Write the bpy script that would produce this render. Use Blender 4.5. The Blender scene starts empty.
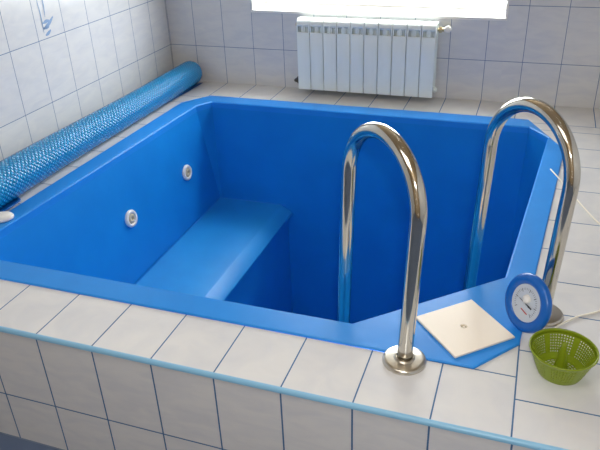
import bpy, bmesh, math, random
from mathutils import Vector, Matrix
random.seed(7)
scene = bpy.context.scene
COL = scene.collection
PI = math.pi

# ------------------------------------------------------------------ helpers
def lin(c):
    def f(v):
        v /= 255.0
        return v / 12.92 if v <= 0.04045 else ((v + 0.055) / 1.055) ** 2.4
    return (f(c[0]), f(c[1]), f(c[2]), 1.0)

def mat(name, rgb, rough=0.5, metal=0.0, coat=0.0, spec=0.5):
    m = bpy.data.materials.new(name); m.use_nodes = True
    b = m.node_tree.nodes['Principled BSDF']
    b.inputs['Base Color'].default_value = lin(rgb)
    b.inputs['Roughness'].default_value = rough
    b.inputs['Metallic'].default_value = metal
    b.inputs['Coat Weight'].default_value = coat
    b.inputs['Coat Roughness'].default_value = 0.06
    b.inputs['Specular IOR Level'].default_value = spec
    return m

def nd(m, t, **kw):
    n = m.node_tree.nodes.new(t)
    for k, v in kw.items():
        if k in n.inputs.keys() if not hasattr(n, k) else False:
            n.inputs[k].default_value = v
        else:
            setattr(n, k, v)
    return n

def lk(m, a, b): m.node_tree.links.new(a, b)

def obj(name, bm, m, parent=None, smooth=False, kind=None, recalc=True):
    me = bpy.data.meshes.new(name)
    if recalc: bmesh.ops.recalc_face_normals(bm, faces=bm.faces[:])
    bm.to_mesh(me); bm.free()
    for x in (m if isinstance(m, (list, tuple)) else [m]): me.materials.append(x)
    if smooth:
        for p in me.polygons: p.use_smooth = True
    o = bpy.data.objects.new(name, me); COL.objects.link(o)
    if parent: o.parent = parent
    if kind: o['kind'] = kind
    return o

def tag(o, label, cat, group=None):
    o['label'] = label; o['category'] = cat
    if group: o['group'] = group
    return o

def thing(name, label, cat, loc=(0, 0, 0), group=None):
    o = bpy.data.objects.new(name, None); COL.objects.link(o)
    o.empty_display_size = 0.05
    o.location = loc
    return tag(o, label, cat, group)

def smooth_by_angle(o, deg=35):
    o.data.shade_smooth() if hasattr(o.data, 'shade_smooth') else None
    bm = bmesh.new(); bm.from_mesh(o.data)
    for e in bm.edges:
        if len(e.link_faces) == 2 and e.calc_face_angle(0) > math.radians(deg): e.smooth = False
    for f in bm.faces: f.smooth = True
    bm.to_mesh(o.data); bm.free()

def add_box(bm, x0, x1, y0, y1, z0, z1, mi=0, bev=0.0, seg=2):
    r = bmesh.ops.create_cube(bm, size=1.0)
    vs = r['verts']
    for v in vs:
        v.co = Vector(((x0 + x1) / 2 + v.co.x * (x1 - x0), (y0 + y1) / 2 + v.co.y * (y1 - y0), (z0 + z1) / 2 + v.co.z * (z1 - z0)))
    fs = list({f for v in vs for f in v.link_faces})
    for f in fs: f.material_index = mi
    if bev > 0:
        es = list({e for v in vs for e in v.link_edges})
        bmesh.ops.bevel(bm, geom=es, offset=bev, segments=seg, profile=0.5, affect='EDGES')

def add_lathe(bm, prof, n=48, M=None, close_top=False, mi=0):
    """prof: list of (radius, height); revolve about local Z, placed by matrix M"""
    M = M or Matrix.Identity(4)
    rings = []
    for r, z in prof:
        if r < 1e-6:
            rings.append([bm.verts.new(M @ Vector((0, 0, z)))])
        else:
            rings.append([bm.verts.new(M @ Vector((r * math.cos(2 * PI * k / n), r * math.sin(2 * PI * k / n), z))) for k in range(n)])
    for a, b in zip(rings[:-1], rings[1:]):
        for k in range(n):
            k2 = (k + 1) % n
            if len(a) == 1 and len(b) == 1: continue
            if len(a) == 1: f = bm.faces.new((a[0], b[k], b[k2]))
            elif len(b) == 1: f = bm.faces.new((a[k], a[k2], b[0]))
            else: f = bm.faces.new((a[k], a[k2], b[k2], b[k]))
            f.material_index = mi

def add_tube(bm, pts, r, n=16, cap=True):
    pts = [Vector(p) for p in pts]
    tang = []
    for i in range(len(pts)):
        a = pts[max(i - 1, 0)]; b = pts[min(i + 1, len(pts) - 1)]
        tang.append((b - a).normalized())
    t0 = tang[0]
    ref = Vector((0, 0, 1)) if abs(t0.z) < 0.9 else Vector((1, 0, 0))
    nrm = t0.cross(ref).normalized()
    rings = []
    for i, p in enumerate(pts):
        t = tang[i]
        nrm = (nrm - t * nrm.dot(t)).normalized()
        bn = t.cross(nrm)
        rr = r[i] if isinstance(r, (list, tuple)) else r
        rings.append([bm.verts.new(p + (nrm * math.cos(2 * PI * k / n) + bn * math.sin(2 * PI * k / n)) * rr) for k in range(n)])
    for a, b in zip(rings[:-1], rings[1:]):
        for k in range(n):
            bm.faces.new((a[k], a[(k + 1) % n], b[(k + 1) % n], b[k]))
    if cap:
        bm.faces.new(rings[0][::-1]); bm.faces.new(rings[-1])

def catmull(pts, sub=8):
    pts = [Vector(p) for p in pts]; out = []
    P = [pts[0] * 2 - pts[1]] + pts + [pts[-1] * 2 - pts[-2]]
    for i in range(1, len(P) - 2):
        for s in range(sub):
            t = s / sub
            a, b, c, d = P[i - 1], P[i], P[i + 1], P[i + 2]
            out.append(0.5 * ((2 * b) + (-a + c) * t + (2 * a - 5 * b + 4 * c - d) * t * t + (-a + 3 * b - 3 * c + d) * t ** 3))
    out.append(pts[-1]); return out

def axes(z):
    z = Vector(z).normalized()
    x = Vector((0, 0, 1)).cross(z)
    x = x.normalized() if x.length > 1e-4 else Vector((1, 0, 0))
    y = z.cross(x)
    return Matrix((x, y, z)).transposed().to_4x4()

# ------------------------------------------------------------------ materials
def tile_material(name, rgb, rough=0.16):
    m = mat(name, rgb, rough)
    b = m.node_tree.nodes['Principled BSDF']
    tc = nd(m, 'ShaderNodeTexCoord'); geo = nd(m, 'ShaderNodeNewGeometry')
    # every tile takes its own piece of the marbling
    sc = nd(m, 'ShaderNodeVectorMath', operation='SCALE'); sc.inputs[0].default_value = (31.0, 17.0, 23.0)
    lk(m, geo.outputs['Random Per Island'], sc.inputs['Scale'])
    ad = nd(m, 'ShaderNodeVectorMath', operation='ADD')
    lk(m, tc.outputs['Object'], ad.inputs[0]); lk(m, sc.outputs[0], ad.inputs[1])
    mp = nd(m, 'ShaderNodeMapping'); mp.inputs['Scale'].default_value = (5, 5, 16); mp.inputs['Rotation'].default_value = (0.25, 0.2, 0.1)
    lk(m, ad.outputs[0], mp.inputs['Vector'])
    nz = nd(m, 'ShaderNodeTexNoise'); nz.inputs['Scale'].default_value = 1.6; nz.inputs['Detail'].default_value = 6; nz.inputs['Distortion'].default_value = 0.6
    lk(m, mp.outputs[0], nz.inputs['Vector'])
    cr = nd(m, 'ShaderNodeValToRGB')
    c = lin(rgb)
    cr.color_ramp.elements[0].position = 0.33; cr.color_ramp.elements[0].color = (c[0] * .93, c[1] * .94, c[2] * .965, 1)
    cr.color_ramp.elements[1].position = 0.62; cr.color_ramp.elements[1].color = (min(1, c[0] * 1.02), min(1, c[1] * 1.02), min(1, c[2] * 1.01), 1)
    lk(m, nz.outputs['Fac'], cr.inputs['Fac'])
    lk(m, cr.outputs['Color'], b.inputs['Base Color'])
    # slow unevenness of the glaze
    n2 = nd(m, 'ShaderNodeTexNoise'); n2.inputs['Scale'].default_value = 9; n2.inputs['Detail'].default_value = 1
    lk(m, ad.outputs[0], n2.inputs['Vector'])
    bp = nd(m, 'ShaderNodeBump'); bp.inputs['Strength'].default_value = 0.05; bp.inputs['Distance'].default_value = 0.02
    lk(m, n2.outputs['Fac'], bp.inputs['Height']); lk(m, bp.outputs[0], b.inputs['Normal'])
    return m

M_TILE = tile_material('glazed_tile', (222, 222, 223), 0.15)
M_DECK = tile_material('deck_tile', (224, 223, 224), 0.2)
M_GROUT = mat('blue_grout', (110, 132, 164), 0.8)
M_GROUT_DARK = mat('dark_blue_grout', (70, 112, 158), 0.8)
M_TRIM = mat('blue_trim', (140, 194, 228), 0.3)

def plastic_blue(name, rgb, rough):
    m = mat(name, rgb, rough, spec=0.45)
    b = m.node_tree.nodes['Principled BSDF']
    tc = nd(m, 'ShaderNodeTexCoord')
    nz = nd(m, 'ShaderNodeTexNoise'); nz.inputs['Scale'].default_value = 4; nz.inputs['Detail'].default_value = 5
    lk(m, tc.outputs['Object'], nz.inputs['Vector'])
    cr = nd(m, 'ShaderNodeValToRGB'); c = lin(rgb)
    cr.color_ramp.elements[0].position = .3; cr.color_ramp.elements[0].color = (c[0] * .9, c[1] * .92, c[2] * .94, 1)
    cr.color_ramp.elements[1].position = .7; cr.color_ramp.elements[1].color = (c[0] * 1.1, c[1] * 1.06, min(1, c[2] * 1.03), 1)
    lk(m, nz.outputs['Fac'], cr.inputs['Fac']); lk(m, cr.outputs[0], b.inputs['Base Color'])
    n2 = nd(m, 'ShaderNodeTexNoise'); n2.inputs['Scale'].default_value = 14; n2.inputs['Detail'].default_value = 2
    lk(m, tc.outputs['Object'], n2.inputs['Vector'])
    bp = nd(m, 'ShaderNodeBump'); bp.inputs['Strength'].default_value = 0.04; bp.inputs['Distance'].default_value = 0.02
    lk(m, n2.outputs['Fac'], bp.inputs['Height']); lk(m, bp.outputs[0], b.inputs['Normal'])
    return m
M_POOL = plastic_blue('blue_pool_plastic', (16, 136, 222), 0.42)
M_RIM = plastic_blue('blue_rim_plastic', (40, 142, 232), 0.33)
M_RIM.node_tree.nodes['Principled BSDF'].inputs['Specular IOR Level'].default_value = 0.3
M_STEEL = mat('polished_steel', (206, 201, 190), 0.11, metal=1.0)
M_SATIN = mat('satin_steel', (206, 200, 188), 0.28, metal=1.0)
M_WHITE = mat('white_enamel', (242, 250, 247), 0.3)
M_WHITE_PLASTIC = mat('white_plastic', (240, 238, 234), 0.35)
M_CREAM = mat('cream_plastic', (250, 238, 222), 0.4)
M_BEIGE = mat('beige_plastic', (196, 186, 160), 0.4)
M_DARK = mat('dark_recess', (40, 40, 42), 0.8)
M_BRASS = mat('nickel_brass', (196, 182, 150), 0.3, metal=1.0)
M_GREEN = mat('green_plastic', (134, 152, 24), 0.35)
M_GREEN.node_tree.nodes['Principled BSDF'].inputs['Subsurface Weight'].default_value = 0.15
M_GREEN.node_tree.nodes['Principled BSDF'].inputs['Subsurface Radius'].default_value = (0.004, 0.004, 0.002)
M_RING = mat('ring_blue', (8, 98, 190), 0.3)
M_DIAL = mat('dial_paper', (206, 212, 220), 0.35, coat=0.3)
M_INK = mat('dial_ink', (26, 32, 44), 0.5)
M_RED = mat('dial_red', (190, 60, 60), 0.5)
M_CORD_STREAK = mat('white_cord_and_streak', (246, 240, 226), 0.6)

def wood(name, a, bcol):
    m = mat(name, a, 0.45)
    b = m.node_tree.nodes['Principled BSDF']
    tc = nd(m, 'ShaderNodeTexCoord')
    mp = nd(m, 'ShaderNodeMapping'); mp.inputs['Scale'].default_value = (9, 0.8, 9); lk(m, tc.outputs['Object'], mp.inputs['Vector'])
    nz = nd(m, 'ShaderNodeTexNoise'); nz.inputs['Scale'].default_value = 2.5; nz.inputs['Detail'].default_value = 8; lk(m, mp.outputs[0], nz.inputs['Vector'])
    cr = nd(m, 'ShaderNodeValToRGB'); cr.color_ramp.elements[0].color = lin(a); cr.color_ramp.elements[1].color = lin(bcol)
    lk(m, nz.outputs['Fac'], cr.inputs['Fac']); lk(m, cr.outputs[0], b.inputs['Base Color'])
    return m
M_WOOD = wood('pine_board', (140, 116, 86), (176, 152, 118))

m = M_FLOOR = mat('slate_blue_floor', (90, 112, 150), 0.35)
b = m.node_tree.nodes['Principled BSDF']; tc = nd(m, 'ShaderNodeTexCoord')
br = nd(m, 'ShaderNodeTexBrick'); br.offset = 0.0; br.inputs['Scale'].default_value = 1.0
br.inputs['Color1'].default_value = lin((96, 112, 140)); br.inputs['Color2'].default_value = lin((90, 106, 134)); br.inputs['Mortar'].default_value = lin((120, 132, 150))
br.inputs['Brick Width'].default_value = 0.3; br.inputs['Row Height'].default_value = 0.3; br.inputs['Mortar Size'].default_value = 0.004
lk(m, tc.outputs['Object'], br.inputs['Vector']); lk(m, br.outputs['Color'], b.inputs['Base Color'])

# bubble sheet of the rolled cover
m = M_BUBBLE = mat('bubble_film', (10, 132, 200), 0.2, coat=0.0)
b = m.node_tree.nodes['Principled BSDF']
uv = nd(m, 'ShaderNodeUVMap'); uv.uv_map = 'UVMap'
vo = nd(m, 'ShaderNodeTexVoronoi'); vo.feature = 'F1'; vo.inputs['Scale'].default_value = 1.0; vo.inputs['Randomness'].default_value = 0.0
mp = nd(m, 'ShaderNodeMapping'); mp.inputs['Scale'].default_value = (62, 62, 1); mp.inputs['Rotation'].default_value = (0, 0, math.radians(45))
lk(m, uv.outputs[0], mp.inputs['Vector']); lk(m, mp.outputs[0], vo.inputs['Vector'])
mr = nd(m, 'ShaderNodeMapRange'); mr.inputs['From Min'].default_value = 0.0; mr.inputs['From Max'].default_value = 0.55; mr.inputs['To Min'].default_value = 1.0; mr.inputs['To Max'].default_value = 0.0
lk(m, vo.outputs['Distance'], mr.inputs['Value'])
bp = nd(m, 'ShaderNodeBump'); bp.inputs['Strength'].default_value = 0.7; bp.inputs['Distance'].default_value = 0.004
lk(m, mr.outputs[0], bp.inputs['Height']); lk(m, bp.outputs[0], b.inputs['Normal']); lk(m, bp.outputs[0], b.inputs['Coat Normal'])
cr = nd(m, 'ShaderNodeValToRGB'); cr.color_ramp.elements[0].color = lin((0, 114, 178)); cr.color_ramp.elements[1].color = lin((16, 162, 216))
lk(m, mr.outputs[0], cr.inputs['Fac']); lk(m, cr.outputs[0], b.inputs['Base Color'])
M_FILM = mat('dark_film', (6, 84, 160), 0.3)

m = M_GLASS = bpy.data.materials.new('window_glass'); m.use_nodes = True
nt = m.node_tree; nt.nodes.remove(nt.nodes['Principled BSDF'])
tr = nd(m, 'ShaderNodeBsdfTransparent'); gl = nd(m, 'ShaderNodeBsdfGlossy'); gl.inputs['Roughness'].default_value = 0.02
mx = nd(m, 'ShaderNodeMixShader'); mx.inputs[0].default_value = 0.06
lk(m, tr.outputs[0], mx.inputs[1]); lk(m, gl.outputs[0], mx.inputs[2]); lk(m, mx.outputs[0], nt.nodes['Material Output'].inputs[0])

# ------------------------------------------------------------------ the place, in metres; deck top is z = 0
XL, XR = -0.9084, 2.75      # left and right wall
YB, YF = 2.558, -2.7        # window wall and the wall behind the photographer
ZF, ZC = -0.5, 1.95         # floor and ceiling
H1 = 0.2321                 # first horizontal joint of the walls

def tiled(name, plane, us, vs, mats, holes=(), off=0.0008, joint=0.0034, parent=None, kind='structure', normal=1):
    """a tiled surface: a grout sheet and one face per tile, in one mesh.  plane(u, v, d) gives the point d in front of the sheet"""
    bm = bmesh.new()
    def inhole(u0, u1, v0, v1):
        return any(u0 >= h[0] - 1e-6 and u1 <= h[1] + 1e-6 and v0 >= h[2] - 1e-6 and v1 <= h[3] + 1e-6 for h in holes)
    def quad(u0, u1, v0, v1, d, mi):
        q = [bm.verts.new(plane(u, v, d)) for u, v in ((u0, v0), (u1, v0), (u1, v1), (u0, v1))]
        if normal < 0: q.reverse()
        f = bm.faces.new(q); f.material_index = mi
    U = sorted(set(us) | {h[k] for h in holes for k in (0, 1)}); V = sorted(set(vs) | {h[k] for h in holes for k in (2, 3)})
    g = joint / 2
    for a0, a1 in zip(U[:-1], U[1:]):
        for b0, b1 in zip(V[:-1], V[1:]):
            if inhole(a0, a1, b0, b1): continue
            quad(a0, a1, b0, b1, 0, 0)
            x0 = a0 + (g if a0 in us else 0); x1 = a1 - (g if a1 in us else 0)
            y0 = b0 + (g if b0 in vs else 0); y1 = b1 - (g if b1 in vs else 0)
            if x1 - x0 > .002 and y1 - y0 > .002: quad(x0, x1, y0, y1, off, 1)
    return obj(name, bm, mats, parent, kind=kind, recalc=False)

def rng(a0, step, lo, hi):
    k = math.ceil((lo - a0) / step - 1e-9); out = [lo]
    while a0 + k * step < hi - 1e-6:
        v = a0 + k * step
        if v > lo + 1e-6: out.append(v)
        k += 1
    return out + [hi]

WZ = rng(H1, 0.3, ZF, ZC)
WX0, WX1, WZ0, WZ1 = -0.325, 1.168, 0.455, 1.45           # window opening
BX = rng(-0.5264, 0.2, XL, XR)
tiled('wall_back', lambda u, v, d: Vector((u, YB - d, v)), BX, WZ, [M_GROUT, M_TILE], holes=[(WX0, WX1, WZ0, WZ1)])
wl = tiled('wall_left', lambda u, v, d: Vector((XL + d, u, v)), rng(YB - 0.211, 0.2, YF, YB), WZ, [M_GROUT, M_TILE])
tiled('wall_right', lambda u, v, d: Vector((XR - d, u, v)), rng(YB - 0.2, 0.2, YF, YB), WZ, [M_GROUT, M_TILE], normal=-1)
bm = bmesh.new()
for k in range(30):
    x0 = XL + k * (XR - XL) / 30; add_box(bm, x0 + .001, x0 + (XR - XL) / 30 - .001, YF - .03, YF, ZF, ZC)
obj('wall_front', bm, M_WOOD, kind='structure')
bm = bmesh.new()
for k in range(36):
    x0 = XL + k * (XR - XL) / 36; add_box(bm, x0 + .001, x0 + (XR - XL) / 36 - .001, YF, YB, ZC, ZC + .02)
obj('ceiling', bm, M_WOOD, kind='structure')
bm = bmesh.new(); add_box(bm, XL, XR, YF, 0.0, ZF - .03, ZF)
obj('floor', bm, M_FLOOR, kind='structure')

# --- raised deck round the pool
def deck_plane(u, v, d): return Vector((u, v, d - 0.0008))
bm_parts = []
FX = rng(0.0, 0.2, XL, 1.396)
FX = [x for x in FX if x < 1.38 or abs(x - 1.396) < 1e-6]
deck = tiled('pool_deck', deck_plane, FX, [0.0, 0.2265], [M_GROUT_DARK, M_DECK], joint=0.0042)
def join_into(dst, src):
    bm = bmesh.new(); bm.from_mesh(dst.data); bm.from_mesh(src.data); bm.to_mesh(dst.data); bm.free()
    bpy.data.objects.remove(src)
RY = [0.0, .14, .345, .552, .735, .945, 1.17, 1.46, 1.72, 1.94, 2.155, 2.25]
def pl(pts, v):
    if v <= pts[0][0]: return pts[0][1]
    for (a, x), (c, y) in zip(pts[:-1], pts[1:]):
        if v <= c: return x + (y - x) * (v - a) / (c - a)
    return pts[-1][1]
RE = [(.345, 1.396), (.552, 1.396), (.735, 1.40), (.945, 1.41), (1.94, 1.492), (2.155, 1.398), (2.25, 1.353)]
LE = [(2.132, -.608), (2.25, -.518)]
def right_plane(u, v, d): return Vector((u + max(0, 1 - (u - 1.396) / .3) * (pl(RE, v) - 1.396), v, d - .0008))
def left_plane(u, v, d): return Vector((u + max(0, 1 - (-.608 - u) / .3) * (pl(LE, v) + .608), v, d - .0008))
join_into(deck, tiled('t', right_plane, [1.396, 1.696, 1.996, 2.296, 2.596, XR], RY, [M_GROUT_DARK, M_DECK], joint=0.0045))
join_into(deck, tiled('t', deck_plane, [1.15, 1.396], [.2265, .46], [M_GROUT_DARK, M_DECK], joint=0.0042))
join_into(deck, tiled('t', deck_plane, BX, [2.25, YB], [M_GROUT, M_DECK], joint=0.0045))
LY = [.2265] + [y for y in rng(YB - .226, .2, .2265, 2.25) if .3 < y < 2.2] + [2.25]
join_into(deck, tiled('t', left_plane, [XL, -0.608], LY, [M_GROUT_DARK, M_DECK], joint=0.0045))
# front face of the raised deck
join_into(deck, tiled('t', lambda u, v, d: Vector((u, -d, v)), rng(0.0, 0.2, XL, XR), [ZF, -0.2935, -0.006], [M_GROUT_DARK, M_TILE], joint=0.005))
bm = bmesh.new()
n = 6; prof = [(0.004, 0.0016)] + [(-0.0075 * math.sin(t), -0.0075 + 0.0092 * math.cos(t)) for t in [k * PI / 2 / n for k in range(n + 1)]] + [(-0.0075, -0.011), (0.0, -0.011)]
r0 = [bm.verts.new((XL, y, z)) for y, z in prof]; r1 = [bm.verts.new((XR, y, z)) for y, z in prof]
for k in range(len(prof) - 1): bm.faces.new((r0[k], r1[k], r1[k + 1], r0[k + 1]))
o = obj('trim_1', bm, M_TRIM, kind='structure'); smooth_by_angle(o, 50)

# painted flower on one tile of the left wall
bm = bmesh.new()
def stroke(pts, w):
    P = catmull([(XL + 0.0022, y, z) for y, z in pts], 6)
    vs = []
    for i, p in enumerate(P):
        a = P[max(0, i - 1)]; c = P[min(len(P) - 1, i + 1)]; t = (c - a).normalized(); nn = Vector((0, -t.z, t.y))
        ww = w * (0.25 + 0.75 * math.sin(PI * (i + .5) / len(P)))
        vs.append((bm.verts.new(p + nn * ww), bm.verts.new(p - nn * ww)))
    for (a, b_), (c, d) in zip(vs[:-1], vs[1:]): bm.faces.new((a, b_, d, c))
MY, MZ = 1.42, 0.56
MOTIF_AT = (MY, MZ)
for pts, w in ((((-.030, .16), (-.024, .08), (-.026, .0)), .0035), (((.004, .2), (.010, .13), (.004, .07)), .004),
               (((-.022, .018), (.02, .035), (.06, .062)), .009), (((-.02, .045), (.005, .05), (.03, .05)), .008),
               (((-.018, -.012), (.004, -.006), (.026, .006)), .008), (((-.024, .025), (-.004, .02), (.02, .022)), .006)):
    stroke([(MY + a, MZ + c) for a, c in pts], w)
M_MOTIF = mat('motif_blue', (140, 168, 204), 0.25)
obj('flower_motif', bm, M_MOTIF, wl)

# --- window over the radiator
wd = 0.26
wn = bpy.data.objects.new('window_1', None); COL.objects.link(wn); wn.location = ((WX0 + WX1) / 2, YB, WZ0); wn['kind'] = 'structure'
def wobj(name, bm, m, **k):
    o = obj(name, bm, m, wn, **k); o.matrix_parent_inverse = Matrix.Translation(-wn.location); return o
bm = bmesh.new()
add_box(bm, WX0, WX0 + .012, YB - .004, YB + wd, WZ0, WZ1); add_box(bm, WX1 - .012, WX1, YB - .004, YB + wd, WZ0, WZ1)
add_box(bm, WX0, WX1, YB - .004, YB + wd, WZ1 - .012, WZ1)
wobj('reveal', bm, M_WHITE_PLASTIC)
bm = bmesh.new(); add_box(bm, WX0 - .0, WX1 + .0, YB - .012, YB + wd, WZ0 - .004, WZ0 + .012, bev=.004)
wobj('window_sill', bm, M_WHITE_PLASTIC)
bm = bmesh.new()
fy0, fy1 = YB + wd - .06, YB + wd
add_box(bm, WX0 + .012, WX1 - .012, fy0, fy1, WZ0 + .012, WZ0 + .042, bev=.006); add_box(bm, WX0 + .012, WX1 - .012, fy0, fy1, WZ1 - .062, WZ1 - .012, bev=.006)
for x in (WX0 + .012, (WX0 + WX1) / 2 - .03, WX1 - .062): add_box(bm, x, x + .05 + (.01 if x > WX0 + .1 and x < WX1 - .1 else 0), fy0, fy1, WZ0 + .06, WZ1 - .06, bev=.006)
wobj('window_frame', bm, M_WHITE_PLASTIC)
bm = bmesh.new()
q = [bm.verts.new(v) for v in ((WX0 + .05, YB + wd - .03, WZ0 + .05), (WX1 - .05, YB + wd - .03, WZ0 + .05), (WX1 - .05, YB + wd - .03, WZ1 - .05), (WX0 + .05, YB + wd - .03, WZ1 - .05))]
bm.faces.new(q); wobj('pane', bm, M_GLASS)

# ------------------------------------------------------------------ the pool
pool = thing('plunge_pool', 'blue moulded plastic plunge pool sunk into the tiled deck, empty, with a seat ledge', 'pool', (0.4, 1.25, 0))
def pobj(name, bm, m, **k):
    o = obj(name, bm, m, pool, **k); o.matrix_parent_inverse = Matrix.Translation(-pool.location); return o
inner = [(-.578, .44), (-.50, .327), (.912, .3255), (1.333, .711), (1.446, 2.045), (1.352, 2.168), (-.452, 2.168), (-.507, 2.07)]
outer = [(-.662, .38), (-.57, .224), (1.284, .226), (1.396, .366), (1.522, 1.90), (1.345, 2.285), (-.512, 2.278), (-.628, 2.11)]
bm = bmesh.new()
RT = 0.006; LIP = 0.006
def ring(pts, z): return [bm.verts.new((x, y, z)) for x, y in pts]
def inset(pts, d):   # move each point inwards, towards the pool's middle
    c = Vector((.4, 1.25)); out = []
    n_ = len(pts)
    for i in range(n_):
        a, b_, c_ = Vector(pts[i - 1]), Vector(pts[i]), Vector(pts[(i + 1) % n_])
        n1 = Vector((-(b_ - a).y, (b_ - a).x)).normalized(); n2 = Vector((-(c_ - b_).y, (c_ - b_).x)).normalized()
        k = (n1 + n2) / (1 + n1.dot(n2)); out.append(tuple(b_ + k * d))
    return out
rings = [ring(outer, 0.0003), ring(outer, RT * .6), ring(inset(outer, .004), RT), ring(inset(inner, -LIP), RT), ring(inset(inner, -LIP * .3), RT - .003), ring(inner, RT - LIP), ring(inset(inner, .001), -.03)]
for a, c in zip(rings[:-1], rings[1:]):
    for k in range(len(a)):
        k2 = (k + 1) % len(a); bm.faces.new((a[k], a[k2], c[k2], c[k]))
o = pobj('rim', bm, M_RIM); smooth_by_angle(o, 18)
PZ = -1.5; BZ = -0.628
mid = [(-.46, .44), (-.44, .337), (.912, .337), (1.322, .716), (1.436, 2.045), (1.345, 2.166), (-.449, 2.166), (-.455, 2.158)]
bm = bmesh.new()
top = inset(inner, .001)
def fine(pts, n=10):
    out = []
    for i in range(len(pts)):
        a, c = Vector(pts[i]), Vector(pts[(i + 1) % len(pts)])
        out += [tuple(a + (c - a) * k / n) for k in range(n)]
    return out
ft, fm = fine(top), fine(mid); NV = 10
rings = []
for k in range(NV + 1):
    t = k / NV; rings.append(ring([(p[0] + (q[0] - p[0]) * t, p[1] + (q[1] - p[1]) * t) for p, q in zip(ft, fm)], -.03 + (BZ + .03) * t))
rings.append(ring(fm, PZ))
for a, c in zip(rings[:-1], rings[1:]):
    for k in range(len(a)):
        k2 = (k + 1) % len(a); bm.faces.new((a[k], c[k], c[k2], a[k2]))
bm.faces.new(rings[-1])
from mathutils.bvhtree import BVHTree
bm.normal_update()
basin_bvh = BVHTree.FromBMesh(bm)
o = pobj('basin', bm, M_POOL, recalc=False); smooth_by_angle(o, 14)
# seat ledge with a rounded nose
bm = bmesh.new()
bx0 = -.452
prof = [(bx0, BZ), (-.066, BZ), (-.060, BZ - .002), (.004, BZ - .040), (.009, BZ - .046), (.009, BZ - .062), (-.02, BZ - .066), (-.02, PZ + .001)]
a = [bm.verts.new((x, .339, z)) for x, z in prof]
c = [bm.verts.new((x + (.02 if 0 < i else 0), 2.164, z)) for i, (x, z) in enumerate(prof)]
for k in range(len(prof) - 1): bm.faces.new((a[k], c[k], c[k + 1], a[k + 1]))
o = pobj('seat_ledge', bm, plastic_blue('blue_seat_plastic', (30, 150, 228), 0.4)); smooth_by_angle(o, 25)
# thin weld bead where the seat meets the walls
bm = bmesh.new()
add_tube(bm, [(bx0 + .002, .36, BZ + .001), (bx0 + .002, 2.16, BZ + .001), (-.01, 2.16, BZ + .001)], .003, 6)
pobj('weld_bead', bm, M_RIM, smooth=True)
# jets on the left wall
slope = (0.115) / 0.61
for dr in ((-.52945657, .71959474, -.44928738), (-.46711727, .78924526, -.39861432)):
    hit, nrm, _, _ = basin_bvh.ray_cast(Vector((1.3292, -1.2344, 1.2344)), Vector(dr)); y, z = hit.y, hit.z
    xw = hit.x; nrm = nrm if nrm.x > 0 else -nrm
    Mx = Matrix.Translation((xw, y, z)) @ axes(nrm)
    bm = bmesh.new()
    add_lathe(bm, [(.045, 0), (.046, .006), (.042, .012), (.032, .014), (.028, .011), (.027, .003), (.0, .003)], 36, Mx)
    j = pobj('jet_nozzle', bm, M_WHITE_PLASTIC, smooth=True)
    bm = bmesh.new()
    add_lathe(bm, [(.0265, .004), (.0245, .010), (.016, .013), (.009, .013), (.007, .006), (0, .006)], 28, Mx)
    e = obj('jet_eyeball', bm, M_BEIGE, j, smooth=True); e.matrix_parent_inverse = Matrix.Translation(-pool.location) if False else Matrix.Identity(4)

# ------------------------------------------------------------------ square lid on the corner of the rim
bm = bmesh.new()
cn = [Vector(v) for v in ((1.094, .408), (1.247, .541), (1.377, .387), (1.225, .241))]
ctr = sum(cn, Vector((0, 0))) / 4
ex = ((cn[2] - cn[3]) + (cn[1] - cn[0])).normalized(); ey = Vector((-ex.y, ex.x))
hw = (((cn[2] - cn[3]).length + (cn[1] - cn[0]).length) / 4, ((cn[1] - cn[2]).length + (cn[0] - cn[3]).length) / 4)
N = 24; rh = .010
sq = []
for k in range(N):
    th = 2 * PI * k / N + PI / 4; c_, s_ = math.cos(th), math.sin(th); mmax = max(abs(c_), abs(s_))
    sq.append((c_ / mmax, s_ / mmax, th))
def lidpt(u, v, z): p = ctr + ex * u + ey * v; return Vector((p.x, p.y, z))
z0, z1 = RT + .0005, RT + .0065
def lring(fn, z): return [bm.verts.new(lidpt(*fn(k), z)) for k in range(N)]
O = lambda d: (lambda k: (sq[k][0] * (hw[0] - d), sq[k][1] * (hw[1] - d)))
Hh = lambda r: (lambda k: (r * math.cos(sq[k][2]), r * math.sin(sq[k][2])))
rr = [lring(O(0), z0), lring(O(0), z1 - .001), lring(O(.0015), z1), lring(Hh(rh), z1), lring(Hh(rh * .9), z1 - .004), lring(Hh(.0035), z1 - .004), lring(Hh(.003), z1 - .0015)]
for a, c in zip(rr[:-1], rr[1:]):
    for k in range(N):
        k2 = (k + 1) % N; bm.faces.new((a[k], a[k2], c[k2], c[k]))
bm.faces.new(rr[-1])
lid = tag(obj('skimmer_lid', bm, [M_CREAM]), 'square cream plastic lid with a centre hole lying on the blue rim corner', 'lid')
bm = bmesh.new(); add_lathe(bm, [(rh * .88, 0), (.0036, 0)], 24, Matrix.Translation(lidpt(0, 0, z1 - .0036)))
obj('finger_hole', bm, M_BEIGE, lid)

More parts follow.
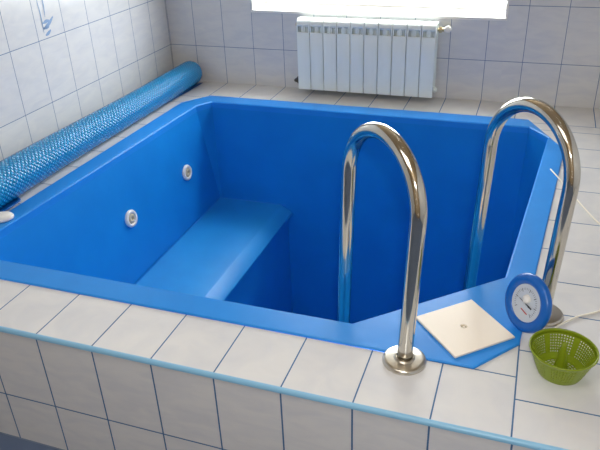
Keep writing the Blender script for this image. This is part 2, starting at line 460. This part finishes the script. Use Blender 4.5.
# ------------------------------------------------------------------ hand rails
def rail(fx, fy, th, s, a, bl, h, label, base_z):
    e = Vector((math.cos(th), math.sin(th), 0)); n_ = Vector((-e.y, e.x, 0)); up = Vector((0, 0, 1)) + e * a + n_ * bl
    F0 = Vector((fx, fy, base_z))
    t = thing('hand_rail', label, 'handrail', F0, 'steel pool hand rails')
    P = [F0 + up * (k * h / 12) for k in range(13)]
    P += [F0 + up * h + e * (s / 2) * (1 - math.cos(q)) + up * (s / 2 - .004) * math.sin(q) for q in [PI * k / 40 for k in range(1, 41)]]
    dz = -1.494
    P += [F0 + e * s + up * (h + (dz - h) * k / 24) for k in range(1, 25)]
    P = [p - F0 for p in P]; P[0] = P[0] + Vector((0, 0, .004))
    bm = bmesh.new(); add_tube(bm, P, .0213, 28)
    o = obj('tube', bm, M_STEEL, t, smooth=True)
    bm = bmesh.new()
    add_lathe(bm, [(.0, .0004), (.061, .0004), (.0615, .004), (.060, .009), (.056, .0125), (.050, .0135), (.030, .0145), (.0265, .018), (.0245, .0185), (.0222, .016), (.0, .016)], 48)
    o = obj('base_flange', bm, M_SATIN, t); smooth_by_angle(o, 40)
    return t
rail(1.0952, .2043, 2.3303, .3584, -.0458, -.0119, .4502, 'bent stainless steel pool hand rail with its foot nearest the front edge of the deck', 0.0)
rail(1.4541, .5336, 2.2623, .3669, -.0454, -.0067, .4317, 'bent stainless steel pool hand rail whose foot is behind the round thermometer', 0.0)

# ------------------------------------------------------------------ rolled bubble cover by the left wall
RX, RZ, RR = -.739, .112, .083
RY0, RY1 = .62, 2.50
bm = bmesh.new(); uvl = bm.loops.layers.uv.new('UVMap')
nA, nL = 64, 60
def rr_at(y): return RR * (1 - .10 * (y - RY0) / 1.9) * (1 + .02 * math.sin(y * 3.1)) * (1 - max(0, (y - (RY1 - .03)) / .03) ** 2 * .10)
def sag(y): return .004 * math.sin(y * 4)
rows = []
ys = [RY0 + (RY1 - RY0) * k / nL for k in range(nL + 1)] + [RY1 - .01, RY1 - .004]
ys = sorted(set(ys))
for y in ys:
    rows.append([bm.verts.new((RX + sag(y) + rr_at(y) * math.cos(2 * PI * k / nA), y, rr_at(y) / (1 - max(0, (y - (RY1 - .03)) / .03) ** 2 * .10) + .001 + rr_at(y) * math.sin(2 * PI * k / nA))) for k in range(nA)])
for i in range(len(rows) - 1):
    for k in range(nA):
        k2 = (k + 1) % nA
        f = bm.faces.new((rows[i][k], rows[i][k2], rows[i + 1][k2], rows[i + 1][k]))
        for lp, (kk, ii) in zip(f.loops, ((k, i), (k + 1, i), (k + 1, i + 1), (k, i + 1))): lp[uvl].uv = (2 * PI * RR * kk / nA, ys[ii])
roll = thing('pool_cover', 'rolled up blue bubble pool cover lying along the left tiled wall', 'pool cover', (RX, (RY0 + RY1) / 2, 0))
def robj(name, bm, m, **k):
    o = obj(name, bm, m, roll, **k); o.matrix_parent_inverse = Matrix.Translation(-roll.location); return o
o = robj('roll', bm, M_BUBBLE, smooth=True)
# spiral of film layers showing at the two ends
for yy, sg in ((RY0 + .002, -1), (RY1 - .002, 1)):
    bm = bmesh.new()
    turns = 9; n = 260; pin = []
    for k in range(n + 1):
        ang = 2 * PI * turns * k / n; r = .012 + (RR * (.78 if sg > 0 else .88) - .012) * k / n
        pin.append((r, ang))
    prev = None
    for r, ang in pin:
        y_out = yy + sg * .0
        a = bm.verts.new((RX + sag(yy) + r * math.cos(ang), y_out, RR * (.93 if sg > 0 else 1) - .004 + r * math.sin(ang)))
        c = bm.verts.new((RX + sag(yy) + (r + .005) * math.cos(ang), y_out, RR * (.93 if sg > 0 else 1) - .004 + (r + .005) * math.sin(ang)))
        d = bm.verts.new((RX + sag(yy) + (r + .0025) * math.cos(ang), y_out - sg * .06, RR * (.93 if sg > 0 else 1) - .004 + (r + .0025) * math.sin(ang)))
        if prev: bm.faces.new((prev[0], a, c, prev[1])); bm.faces.new((prev[0], prev[2], d, a))
        prev = (a, c, d)
    robj('film_spiral', bm, M_FILM, smooth=False)
# loose edge of the sheet on the deck
bm = bmesh.new(); uvl = bm.loops.layers.uv.new('UVMap')
edge = [(.60, -.640), (.66, -.636), (.72, -.642), (.76, -.69), (.85, -.724), (1.1, -.728), (1.4, -.722), (1.8, -.71), (2.1, -.694), (2.4, -.676), (2.49, -.672)]
E2 = catmull([(x, y, 0) for y, x in edge], 5)
cols = 7; g = []
for p in E2:
    x_in = RX + .006; row = []
    for k in range(cols):
        t = k / (cols - 1); x = x_in + (p.x - x_in) * t
        lift = .012 * max(0, (t - .45)) ** 1.5 if p.y > .9 else .012 * t
        base = .0085 if x > -.67 else .0015
        row.append(bm.verts.new((x, p.y, base + lift + .0006 * k)))
    g.append(row)
for i in range(len(g) - 1):
    for k in range(cols - 1):
        f = bm.faces.new((g[i][k], g[i][k + 1], g[i + 1][k + 1], g[i + 1][k]))
        for lp in f.loops: lp[uvl].uv = (lp.vert.co.x, lp.vert.co.y)
o = robj('loose_edge', bm, M_FILM, smooth=True)
sm = o.modifiers.new('thick', 'SOLIDIFY'); sm.thickness = .003; sm.offset = 1

# ------------------------------------------------------------------ radiator under the window
rx0, rx1 = .004, .812; ry0, ry1 = YB - .125, YB - .035; rz0, rz1 = .034, .447
rad = thing('radiator', 'white ten section aluminium radiator hung on the tiled wall under the window', 'radiator', ((rx0 + rx1) / 2, (ry0 + ry1) / 2, rz0))
def aobj(name, bm, m, **k):
    o = obj(name, bm, m, rad, **k); o.matrix_parent_inverse = Matrix.Translation(-rad.location); return o
pw = (rx1 - rx0) / 10
def section_bm(x):
    bm = bmesh.new()
    a, c = x + .0016, x + pw - .0016
    add_box(bm, a, c, ry0, ry0 + .012, rz0, rz1 - .074, bev=.004)                     # flat front plate
    # crown curving back over the top, with two slots
    P = [(ry0 + .004, rz1 - .034), (ry0 + .006, rz1 - .024), (ry0 + .010, rz1 - .014), (ry0 + .022, rz1 - .004), (ry0 + .045, rz1), (ry1 - .004, rz1 - .004)]
    Q = [(y + .010, z - .010) for y, z in P]
    for (y0, z0_), (y1, z1_), (y2, z2_), (y3, z3_) in zip(P[:-1], P[1:], Q[:-1], Q[1:]):
        for xa, xb in ((a, c),):
            v = [bm.verts.new(w) for w in ((xa, y0, z0_), (xb, y0, z0_), (xb, y1, z1_), (xa, y1, z1_), (xa, y2, z2_), (xb, y2, z2_), (xb, y3, z3_), (xa, y3, z3_))]
            for ids in ((0, 1, 2, 3), (7, 6, 5, 4), (0, 3, 7, 4), (1, 5, 6, 2), (0, 4, 5, 1), (3, 2, 6, 7)): bm.faces.new([v[i] for i in ids])
    for xa in (a, x + pw / 2 - .004, c - .008): add_box(bm, xa, xa + .008, ry0 + .004, ry1 - .02, rz1 - .078, rz1 - .026)   # fins between the slots
    add_box(bm, a, c, ry0 + .030, ry0 + .033, rz1 - .085, rz1 - .02)
    add_box(bm, x + pw / 2 - .012, x + pw / 2 + .012, ry0 + .012, ry1 - .012, rz0 + .02, rz1 - .03)                         # water channel
    for k in (0.2, .8): add_box(bm, x + pw * k - .001, x + pw * k + .001, ry0 + .012, ry1, rz0 + .015, rz1 - .04)
    add_box(bm, a, c, ry1 - .004, ry1, rz0 + .01, rz1 - .012)
    return bm
first = None
for k in range(10):
    if first is None:
        first = aobj('section', section_bm(rx0), M_WHITE); smooth_by_angle(first, 40)
    else:
        d = first.copy(); COL.objects.link(d); d.location = (k * pw, 0, 0)
ym = (ry0 + ry1) / 2 + .005
for nm, z in (('header_pipe', rz0 + .035), ('header_pipe', rz1 - .04)):
    bm = bmesh.new(); add_tube(bm, [(rx0 + .002, ym, z), (rx1 - .002, ym, z)], .016, 16); aobj(nm, bm, M_WHITE, smooth=True)
def plug(x, z, sx, m):
    bm = bmesh.new()
    add_lathe(bm, [(0, 0), (.017, 0), (.017, .008), (.011, .010), (.011, .016), (.0, .017)], 6 if m is M_BRASS else 20, Matrix.Translation((x, ym, z)) @ axes((sx, 0, 0)))
    aobj('end_plug', bm, m)
plug(rx0, rz1 - .04, -1, M_BRASS); plug(rx1, rz0 + .035, 1, M_WHITE)
# bottom left union and top right valve
bm = bmesh.new(); add_tube(bm, [(rx0, ym, rz0 + .035), (rx0 - .03, ym, rz0 + .035), (rx0 - .036, ym + .006, rz0 + .035), (rx0 - .036, YB, rz0 + .035)], .009, 12)
add_lathe(bm, [(0, 0), (.016, 0), (.016, .014), (0, .014)], 6, Matrix.Translation((rx0 - .018, ym, rz0 + .035)) @ axes((1, 0, 0)))
aobj('return_valve', bm, mat('grey_fitting', (92, 88, 82), .4, .6), smooth=False)
bm = bmesh.new(); zt = rz1 - .04
add_tube(bm, [(rx1, ym, zt), (rx1 + .045, ym, zt), (rx1 + .052, ym + .006, zt), (rx1 + .052, YB, zt)], .010, 12)
add_lathe(bm, [(0, 0), (.017, 0), (.017, .015), (0, .015)], 6, Matrix.Translation((rx1 + .008, ym, zt)) @ axes((1, 0, 0)))
v = aobj('feed_valve', bm, M_BRASS)
bm = bmesh.new()
add_lathe(bm, [(0, 0), (.011, 0), (.012, .010), (.018, .014), (.019, .034), (.015, .040), (0, .041)], 20, Matrix.Translation((rx1 + .050, ym - .004, zt)) @ axes((.25, -.9, .35)))
o = obj('valve_cap', bm, M_WHITE_PLASTIC, v, smooth=True)

# ------------------------------------------------------------------ round pool thermometer leaning on the far rail's foot
TC = Vector((1.404, .447, .0945)); TN = Vector((-.726, -.637, .256)).normalized()
# lowest point of the ring rests on the rim
ro = .083
th = thing('pool_thermometer', 'round blue floating pool thermometer with a white dial, leaning on a rail foot', 'thermometer', (TC.x, TC.y, 0))
def tobj(name, bm, m, par=None, **k):
    o = obj(name, bm, m, par or th, **k)
    if par is None: o.matrix_parent_inverse = Matrix.Translation(-th.location)
    return o
MT = Matrix.Translation(TC) @ axes(TN) @ Matrix.Scale(1.06, 4)
bm = bmesh.new()
rm, rn = .0665, .0160
add_lathe(bm, [(rm + rn * math.cos(q), 0.0135 * math.sin(q)) for q in [2 * PI * k / 20 for k in range(21)]], 56, MT)
bmesh.ops.remove_doubles(bm, verts=bm.verts[:], dist=1e-5)
tobj('float_ring', bm, M_RING, smooth=True)
bm = bmesh.new()
add_lathe(bm, [(0, -.012), (.048, -.012), (.054, -.004), (.054, .006), (.052, .0075), (0, .0075)], 48, MT)
dial = tobj('dial', bm, M_DIAL)
bm = bmesh.new()
def dial_bar(x0, x1, w, ang, z=.0079):
    c_, s_ = math.cos(ang), math.sin(ang)
    q = [bm.verts.new(MT @ Vector((x * c_ - y * s_, x * s_ + y * c_, z))) for x, y in ((x0, -w), (x1, -w), (x1, w), (x0, w))]
    bm.faces.new(q)
for k in range(31):
    a = math.radians(-40 + k * 260 / 30); dial_bar(.036 if k % 5 else .032, .042, .0005 if k % 5 else .0009, a)
tobj('dial_scale', bm, M_INK, dial)
bm = bmesh.new()
def bar3(x0, x1, w0, w1, ang, z):
    c_, s_ = math.cos(ang), math.sin(ang)
    q = [bm.verts.new(MT @ Vector((x * c_ - y * s_, x * s_ + y * c_, z))) for x, y in ((x0, -w0), (x1, -w1), (x1, w1), (x0, w0))]
    bm.faces.new(q)
bar3(-.024, .012, .0008, .0016, math.radians(-8), .0105); bar3(.012, .028, .0028, .0022, math.radians(-8), .0105)
tobj('needle', bm, M_INK, dial)
bm = bmesh.new()
add_lathe(bm, [(.013, .0076), (.012, .013), (.007, .017), (0, .018)], 24, MT @ Matrix.Translation((.0, .012, 0)))
tobj('centre_boss', bm, M_WHITE_PLASTIC, dial, smooth=True)
bm = bmesh.new(); bar3(-.015, .012, .0018, .0018, math.radians(-10), .0081)
for v in bm.verts: v.co += MT.to_3x3() @ Vector((.006, -.024, 0))
tobj('dial_mark', bm, M_RED, dial)

# thermometer cord; its back run to the rim is a light streak modelled as cord
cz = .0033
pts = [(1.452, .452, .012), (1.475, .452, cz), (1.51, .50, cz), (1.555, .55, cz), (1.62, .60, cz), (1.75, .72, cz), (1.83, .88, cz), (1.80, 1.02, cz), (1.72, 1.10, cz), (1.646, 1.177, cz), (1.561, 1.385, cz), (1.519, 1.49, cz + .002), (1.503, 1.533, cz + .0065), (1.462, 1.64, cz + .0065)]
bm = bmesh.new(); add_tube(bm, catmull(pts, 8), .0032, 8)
tag(obj('cord_light_streak', bm, M_CORD_STREAK, smooth=True), 'thin white cord on the right hand deck beside the far rail, its back run a modelled light streak', 'cord')

# ------------------------------------------------------------------ green strainer basket
BC = Vector((1.504, .284, .0008)); Rb, Rt, Hb = .057, .085, .078
bk = thing('strainer_basket', 'green plastic strainer basket with a lattice wall standing on the tiled deck corner', 'basket', BC)
nA, nV = 132, 15
def bpt(ang, r, z): return Vector((r * math.cos(ang), r * math.sin(ang), z))
bm = bmesh.new()
z_lo, z_hi = .012, Hb - .010
grid = [[bm.verts.new(bpt(2 * PI * i / nA, Rb + (Rt - Rb) * ((z_lo + (z_hi - z_lo) * j / nV) / Hb), z_lo + (z_hi - z_lo) * j / nV)) for i in range(nA)] for j in range(nV + 1)]
for j in range(nV):
    for i in range(nA):
        if j % 2 == 0 or i % 2 == 0 or (i % 22) in (0, 1, 2, 21):
            bm.faces.new((grid[j][i], grid[j][(i + 1) % nA], grid[j + 1][(i + 1) % nA], grid[j + 1][i]))
w = obj('lattice_wall', bm, M_GREEN, bk); s = w.modifiers.new('thick', 'SOLIDIFY'); s.thickness = .0018; s.offset = 0
bm = bmesh.new()
rt = lambda z: Rb + (Rt - Rb) * z / Hb
add_lathe(bm, [(rt(z_hi) + .0012, z_hi - .001), (rt(Hb) + .0012, Hb - .003), (rt(Hb) + .003, Hb - .002), (rt(Hb) + .003, Hb), (rt(Hb) - .001, Hb + .001), (rt(Hb) - .0015, Hb - .002), (rt(z_hi) - .0012, z_hi - .001), (rt(z_hi) + .0012, z_hi - .001)], 72)
obj('rim_band', bm, M_GREEN, bk, smooth=True)
bm = bmesh.new()
add_lathe(bm, [(Rb - .002, 0), (Rb, 0), (rt(z_lo) + .0012, z_lo + .001), (rt(z_lo) - .0012, z_lo + .001), (Rb - .003, .003), (Rb - .01, .003), (Rb - .01, 0.0), (Rb - .002, 0)], 72)
nr, na = 9, 72
gr = [[bm.verts.new(bpt(2 * PI * i / na, .012 + (Rb - .006 - .012) * j / nr, .002)) for i in range(na)] for j in range(nr + 1)]
for j in range(nr):
    for i in range(na):
        if j % 2 == 0 or i % 3 == 0: bm.faces.new((gr[j][i], gr[j][(i + 1) % na], gr[j + 1][(i + 1) % na], gr[j + 1][i]))
obj('base', bm, M_GREEN, bk)
bm = bmesh.new()
add_lathe(bm, [(.019, .002), (.017, .006), (.013, .035), (.010, .065), (.0075, .088), (.005, .093), (0, .094)], 28)
for k in range(4):
    a = PI / 2 * k + .5
    d = Vector((math.cos(a), math.sin(a), 0)); n_ = Vector((-d.y, d.x, 0)) * .0012
    P = [d * .003 + Vector((0, 0, .003)), d * .024 + Vector((0, 0, .003)), d * .010 + Vector((0, 0, .07)), d * .003 + Vector((0, 0, .07))]
    A = [bm.verts.new(p + n_) for p in P]; B_ = [bm.verts.new(p - n_) for p in P]
    bm.faces.new(A); bm.faces.new(B_[::-1])
    for k2 in range(4): bm.faces.new((A[k2], B_[k2], B_[(k2 + 1) % 4], A[(k2 + 1) % 4]))
obj('centre_post', bm, M_GREEN, bk)

# ------------------------------------------------------------------ white cap on the left rim
bm = bmesh.new()
add_lathe(bm, [(0, 0), (.034, 0), (.040, .004), (.041, .010), (.037, .017), (.026, .022), (.012, .0235), (0, .024)], 40)
for v in bm.verts: v.co.x *= 1.25
o = tag(obj('plastic_cap', bm, M_WHITE_PLASTIC, smooth=True), 'small rounded white plastic cap on the blue rim at the left edge', 'cap')
o.location = (-.632, .585, .0065); o.rotation_euler = (0, 0, math.radians(25))

# ------------------------------------------------------------------ light
w = bpy.data.worlds.new('sky'); scene.world = w; w.use_nodes = True
bg = w.node_tree.nodes['Background']; bg.inputs[0].default_value = (0.94, 0.99, 1.0, 1); bg.inputs[1].default_value = 16.0

def area(name, loc, target, sx, sy, power, col, portal=False):
    l = bpy.data.lights.new(name, 'AREA'); l.shape = 'RECTANGLE'; l.size = sx; l.size_y = sy; l.energy = power; l.color = col
    o = bpy.data.objects.new(name, l); COL.objects.link(o); o.location = loc
    d = Vector(target) - Vector(loc); o.rotation_euler = d.to_track_quat('-Z', 'Y').to_euler()
    if portal: l.cycles.is_portal = True
    return o
wc = ((WX0 + WX1) / 2, YB + wd + .01, (WZ0 + WZ1) / 2)
area('window_portal', wc, (wc[0], wc[1] - 1, wc[2]), WX1 - WX0, WZ1 - WZ0, 1, (1, 1, 1), portal=True)
area('ceiling_fill', (0.8, -0.6, ZC - .03), (0.8, -0.6, 0), 1.0, .8, 9, (1.0, .99, .95))  # unseen fill light, added to brighten the deck and its front face
l = bpy.data.lights.new('camera_flash', 'POINT'); l.energy = 40; l.shadow_soft_size = .03; l.color = (.96, .985, 1)
o = bpy.data.objects.new('camera_flash', l); COL.objects.link(o); o.location = (1.37, -1.26, 1.33)

# ------------------------------------------------------------------ camera
cx, cy, cz_, yaw, pitch, roll_, fpx = 1.3292, -1.2344, 1.2344, .3524, -.5023, -.0395, 658.8231
f = Vector((-math.sin(yaw) * math.cos(pitch), math.cos(yaw) * math.cos(pitch), math.sin(pitch)))
r = Vector((math.cos(yaw), math.sin(yaw), 0)); u = r.cross(f)
r2 = r * math.cos(roll_) + u * math.sin(roll_); u2 = -r * math.sin(roll_) + u * math.cos(roll_)
cam = bpy.data.cameras.new('camera'); co = bpy.data.objects.new('camera', cam); COL.objects.link(co)
cam.sensor_width = 36; cam.sensor_fit = 'HORIZONTAL'; cam.lens = fpx / 600 * 36; cam.clip_start = .02
co.matrix_world = Matrix.Translation((cx, cy, cz_)) @ Matrix((r2, u2, -f)).transposed().to_4x4()
scene.camera = co
scene.view_settings.view_transform = 'Standard'
scene.view_settings.exposure = 0.1
scene.cycles.use_denoising = True
scene.cycles.max_bounces = 10
scene.cycles.sample_clamp_indirect = 6
